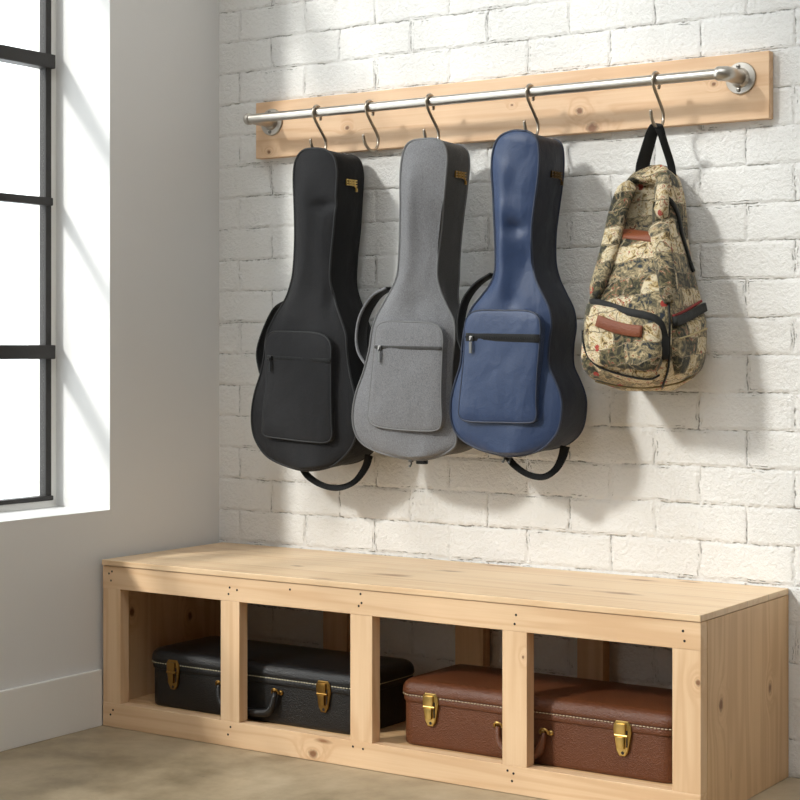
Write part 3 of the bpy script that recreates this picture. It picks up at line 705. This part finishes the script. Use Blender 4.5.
# ------------------------------------------------------------------ backpack
TP = tapestry_mat('tapestry_print'); TP2 = tapestry_mat('tapestry_print_strap', 3.7, .92); TP3 = tapestry_mat('tapestry_print_pocket', 8.1); TPd = tapestry_mat('tapestry_print_recess_shade', 5.3, .55)  # upper panel's copy of the print is darkened for the shade in the hollow
tan = leather_mat('tan_leather', hexc('6e3519'), hexc('844726'), .5)
blackzip = fabric_mat('black_zip_tape', hexc('181816'), .7, 0, 900, .05, .2)
pc = onY(655, 390, -.13)
bp = thing('backpack', (pc[0], -.13, onY(645, 389, -.2)[2]), 'tapestry patterned backpack hanging by a black loop at the right of the rail', 'backpack')
rowsb = [(165.0, 643, 660, 667), (168.5, 637, 664, 673), (176, 627, 668, 680), (190, 617, 669, 684.5), (215, 609.5, 668, 688.5), (240, 602.5, 667, 693), (265, 594.5, 667, 698), (287, 586.5, 667, 702.5), (307, 581, 667.5, 706), (330, 577.5, 667.5, 708), (350, 576.5, 666, 708), (366, 578, 664, 706), (377, 585, 661, 700), (384, 599, 657, 690), (391, 620, 652, 677)]
ykeys = np.array([r[0] for r in rowsb]); vals = np.array([r[1:] for r in rowsb], float)
Ycenter = -.03
def bp_row(y):
    l, e, r = [np.interp(y, ykeys, vals[:, k]) for k in range(3)]
    # front plane depth so that the right back edge meets r
    dep = .045
    for _ in range(6):
        fe = onY(e, y, Ycenter-dep); rb = onY(r, y, Ycenter)
        dep += (rb[0]-fe[0])*-1.0*0  # widths follow from the edges below
        break
    return l, e, r
def pxX(X, Y, Z):
    v = np.array([X, Y, Z])-_C; D = v@_d; return 400+F*(v@_r)/D
V, Fc = [], []; NB = 56; NC = 72
ys = np.interp(np.linspace(0, 1, NB), np.linspace(0, 1, len(ykeys)), ykeys)
def ss(y, k):
    from_y = catmull(np.stack([ykeys, vals[:, k]], 1), 200); return np.interp(y, from_y[:, 0], from_y[:, 1])
for y in ys:
    l, e, r = ss(y, 0), ss(y, 1), ss(y, 2)
    # solve the depth: X of the front-right edge equals X of the rear-right edge
    lo, hi = .01, .4
    for _ in range(40):
        d_ = (lo+hi)/2
        if onY(e, y, Ycenter-d_)[0] > onY(r, y, Ycenter)[0]: hi = d_
        else: lo = d_
    yf_ = Ycenter-d_
    Lx, Rx = onY(l, y, yf_)[0], onY(e, y, yf_)[0]; z = onY((l+e)/2, y, yf_)[2]
    cx, cy, a, bb = (Lx+Rx)/2, (Ycenter+yf_)/2, (Rx-Lx)/2*1.035, d_/2*1.01
    for k in range(NC):
        t = 2*PI*k/NC; c, s = math.cos(t), math.sin(t); p = 2/5.5
        x = cx+a*math.copysign(abs(c)**p, c); yy = cy+bb*math.copysign(abs(s)**p, s)
        wr = .0022*(math.sin(26*z+3*t)+math.sin(5*t-17*z))
        yv = min(yy+wr*s, -.022)
        if s < -.2:      # hollow between the shoulder straps
            pu = pxX(x, yv, z); lim = np.interp(y, [180, 240], [629, 619])
            mk = sm01((pu-lim)/5)*sm01((661-pu)/5)*sm01((y-178)/7)*sm01((236-y)/6); yv = min(yv+.045*mk, -.03)
        V.append((x+wr*c, yv, z))
for i in range(NB-1):
    for k in range(NC):
        m = (k+1) % NC; Fc.append((i*NC+k, i*NC+m, (i+1)*NC+m, (i+1)*NC+k))
Fc += [tuple(range(NC)), tuple((NB-1)*NC+k for k in range(NC))[::-1]]
body = obj('backpack_body', (V, Fc), TP, bp, sharp=75)
BV = BVHTree.FromPolygons([tuple(v) for v in V], Fc)
def hit(u, v, off=0.0):
    R = Vector(ray(u, v)).normalized(); h = BV.ray_cast(Vector(_C), R)
    if h[0] is None:
        h = BV.find_nearest(Vector(onY(u, v, -.15)))
    n = np.array(h[1]);
    if n@np.array(R) > 0: n = -n
    return np.array(h[0])+n*off, n
def patch(Lq, Rq, th, nr=26, ncol=20, pw=.35, lift=0.0):
    """raised fabric panel following the body's surface between two pixel outlines"""
    A = catmull(Lq, nr); B = catmull(Rq, nr); V, Fc = [], []
    for i in range(nr):
        for j in range(ncol):
            s = j/(ncol-1); q = A[i]*(1-s)+B[i]*s
            e = max(0, (1-abs(2*s-1)**6)*(1-abs(2*i/(nr-1)-1)**8))
            p, n = hit(q[0], q[1]); n = n*.6+np.array([0, -1, 0])*.4 if n[1] < -.3 else n
            V.append(p+n*(th*e**pw-.004*(1-e)+lift))
    for i in range(nr-1):
        for j in range(ncol-1): Fc.append((i*ncol+j, i*ncol+j+1, (i+1)*ncol+j+1, (i+1)*ncol+j))
    # backing so that the panel is a closed solid
    k0 = len(V); V2 = []
    for i in range(nr):
        for j in range(ncol):
            s = j/(ncol-1); q = A[i]*(1-s)+B[i]*s; p, n = hit(q[0], q[1]); V2.append(p-n*.008)
    V += V2
    for i in range(nr-1):
        for j in range(ncol-1): Fc.append((k0+i*ncol+j, k0+(i+1)*ncol+j, k0+(i+1)*ncol+j+1, k0+i*ncol+j+1))
    ring = [(0, j) for j in range(ncol)]+[(i, ncol-1) for i in range(1, nr)]+[(nr-1, j) for j in range(ncol-2, -1, -1)]+[(i, 0) for i in range(nr-2, 0, -1)]
    for a in range(len(ring)):
        i, j = ring[a]; i2, j2 = ring[(a+1) % len(ring)]
        Fc.append((i*ncol+j, k0+i*ncol+j, k0+i2*ncol+j2, i2*ncol+j2))
    return V, Fc
# recessed upper panel between the straps, with its leather bar
obj('upper_panel', patch([(624, 183), (619, 205), (617, 222), (618, 236)], [(660, 181), (659, 205), (658, 222), (658, 240)], .002), TPd, bp)
obj('leather_bar', patch([(620, 227), (620, 233), (621, 239)], [(659, 232), (659, 238), (659, 244)], .005, 8, 16), tan, bp, label='tan leather bar between the straps')
def flatstrap(px, W, th, off, n=30):
    P = catmull(px, n); Q, SD = [], []
    for i in range(n):
        a = P[max(i-1, 0)]; b_ = P[min(i+1, n-1)]; t = (b_-a)/np.linalg.norm(b_-a); pr_ = np.array([-t[1], t[0]])
        p, nn = hit(P[i][0], P[i][1], off); p1, _ = hit(*(P[i]+pr_*3)); p0, _ = hit(*(P[i]-pr_*3))
        Q.append(p); sdv = p1-p0; SD.append(sdv/max(np.linalg.norm(sdv), 1e-6))
    # smooth the side directions
    SD = np.array(SD); SD = np.array([SD[max(i-2, 0):i+3].mean(0) for i in range(n)])
    for i in range(1, n):
        if SD[i]@SD[i-1] < 0: SD[i] = -SD[i]
    return ribbon(Q, W, th, SD), Q
def padded(px, W, th, off, n=36):
    """padded strap: elliptical section"""
    (rv, rf), Q = flatstrap(px, 1.0, 1.0, off, n)
    rv = np.array(rv).reshape(n, 8, 3); V, Fc = [], []; K = 14
    for i in range(n):
        w = W[i] if hasattr(W, '__len__') else W
        s = rv[i, 3]-rv[i, 0]; s /= np.linalg.norm(s); t = Q[min(i+1, n-1)]-Q[max(i-1, 0)]; t /= np.linalg.norm(t); nn = np.cross(t, s)
        tp = min(1, (min(i, n-1-i)+1.0)/4)
        for k in range(K):
            a = 2*PI*k/K; c, s_ = math.cos(a), math.sin(a)
            V.append(Q[i]+s*w/2*tp**.4*math.copysign(abs(c)**.75, c)+nn*th/2*tp**.5*math.copysign(abs(s_)**.75, s_))
    for i in range(n-1):
        for k in range(K):
            m = (k+1) % K; Fc.append((i*K+k, i*K+m, (i+1)*K+m, (i+1)*K+k))
    Fc += [tuple(range(K))[::-1], tuple((n-1)*K+k for k in range(K))]
    return V, Fc
wl = np.interp(np.linspace(0, 1, 36), [0, .3, .7, 1], [.050, .055, .050, .042])
obj('padded_strap', padded([(631, 183), (624, 198), (618, 218), (613, 240), (607, 262), (600, 284), (596, 299)], wl, .028, .006), TP2, bp)
obj('padded_strap', padded([(664, 178), (663, 195), (661, 215), (661, 240), (664, 262), (667, 285), (668, 304)], wl*1.0, .032, .006), TP2, bp)
zz, _ = flatstrap([(663, 196), (671, 203), (677, 216), (681, 235), (686, 252), (692, 272)], .013, .006, .004)
obj('side_zipper', zz, blackzip, bp)
# front pocket and its arched zip
fp = obj('front_pocket', patch([(588, 302), (586, 318), (585, 338), (588, 356), (600, 366)], [(655, 315), (664, 326), (664, 345), (663, 362), (658, 372)], .030, 30, 26, .4), TP3, bp)
BVp = fp.data
def hitp(u, v, off):
    me = fp.data; o0 = ORG[fp]
    bv = hitp.__dict__.setdefault('bv', BVHTree.FromPolygons([tuple(np.array(w.co)+o0) for w in me.vertices], [tuple(p.vertices) for p in me.polygons]))
    R = Vector(ray(u, v)).normalized(); h = bv.ray_cast(Vector(_C), R)
    g = hit(u, v, off)[0]
    if h[0] is None: return g
    q = np.array(h[0])-np.array(R)*off
    return q if np.linalg.norm(q-_C) < np.linalg.norm(g-_C) else g
def zipstrip(px, W, th, off, side, n=34):
    return ribbon([hitp(u, v, off) for u, v in catmull(px, n)], W, th, side)
arch = [(588, 303.5), (597, 303), (612, 307), (628, 312), (645, 315.5), (655, 319), (661, 326), (664, 338), (664, 350), (663.5, 359)]
P = catmull(arch, 40); Q = [hitp(u, v, .003) for u, v in P]; sdir = []
for i in range(40):
    t = P[min(i+1, 39)]-P[max(i-1, 0)]; sdir.append(_r*(-t[1])/np.linalg.norm(t)+np.array([0, 0, -1])*(t[0])/np.linalg.norm(t))
obj('pocket_zipper', ribbon(Q, .021, .007, np.array(sdir)), blackzip, fp)
L = catmull([(597, 320.5), (612, 326), (628, 330), (642, 331.5)], 16)
obj('leather_strap', ribbon([hitp(u, v, .004) for u, v in L], .030, .006, (0, 0, 1)), tan, fp, label='tan leather strap across the pocket')
e = [(588, 305), (585, 320), (584, 340), (588, 355), (597, 365), (612, 371), (632, 376), (650, 378), (659, 374)]
obj('pocket_piping', tube([hit(u, v, .004)[0] for u, v in catmull(e, 50)], .0028, 8), blackzip, fp)
# side pocket
spk = obj('side_pocket', patch([(671, 324), (671, 345), (672, 365), (676, 381)], [(704, 310), (705, 335), (703, 358), (697, 373)], .016, 24, 16, .4), TP3, bp)
sz, _ = flatstrap([(671, 322), (678, 319.5), (687, 315), (695, 310.5), (700.5, 307.8)], .024, .012, .012)
obj('pocket_trim', sz, blackzip, spk)
rz_, _ = flatstrap([(671, 316.5), (678, 313.5), (687, 309), (693, 305.2), (699.5, 301.5)], .007, .004, .006)
obj('red_trim', rz_, plain('red_tape', hexc('8e3530'), .8), spk)
pz, _ = flatstrap([(674, 339), (684, 336), (694, 332), (701, 329)], .004, .004, .017)
obj('pocket_seam', pz, plain('cream_tape', hexc('b8a67e'), .8), spk)
obj('piping', tube([hit(u, v, .003)[0] for u, v in catmull([(668, 300), (669, 320), (668.5, 345), (667.5, 368), (662, 386)], 40)], .0030, 8), blackzip, bp)
obj('piping', tube([hit(u, v, .002)[0] for u, v in catmull([(583, 374), (594, 380), (615, 385), (640, 387.5), (660, 386), (682, 381), (699, 371)], 50)], .0025, 8), plain('khaki_piping', hexc('8a7a55'), .8), bp)
# hanging loop over the hook
X0 = hx['pack']
a0 = hit(640.5, 171)[0]; a1 = hit(671, 172)[0]
apex = np.array([X0, -.1275, 1.6865])
obj('hanging_loop', ribbon(catmull([a0+np.array([0, .01, -.012]), a0+np.array([.006, .004, .02]), a0*.35+apex*.65+np.array([-.004, 0, 0]), apex+np.array([-.010, 0, -.012]), apex, apex+np.array([.010, 0, -.012]), a1*.35+apex*.65+np.array([.006, .0, 0]), a1+np.array([-.002, .004, .02]), a1+np.array([0, .01, -.012])], 44), np.interp(np.linspace(0, 1, 44), [0, .4, .5, .6, 1], [.038, .032, .024, .020, .020]), .0035, (.83, .56, 0)), M['web'], bp, label='black webbing loop')

# ------------------------------------------------------------------ light
w = bpy.data.worlds.new('sky'); S.world = w; w.use_nodes = True
bg = w.node_tree.nodes['Background']; bg.inputs[0].default_value = (.93, .97, 1, 1); bg.inputs[1].default_value = 2.8
sd = bpy.data.lights.new('sun', 'SUN'); sd.energy = 3.3; sd.angle = math.radians(6); sd.color = (1, .975, .94)
so = bpy.data.objects.new('sun', sd); COL.objects.link(so)
so.rotation_euler = Vector((.56, 1, -.74)).to_track_quat('-Z', 'Y').to_euler(); so.location = (-3, -5, 5)
v = S.view_settings; v.view_transform = 'Standard'; v.look = 'None'; v.gamma = 1; v.use_curve_mapping = False; v.exposure = .08
S.cycles.max_bounces = 8; S.cycles.diffuse_bounces = 5; S.cycles.transparent_max_bounces = 8; S.cycles.sample_clamp_indirect = 4
S.cycles.use_denoising = True
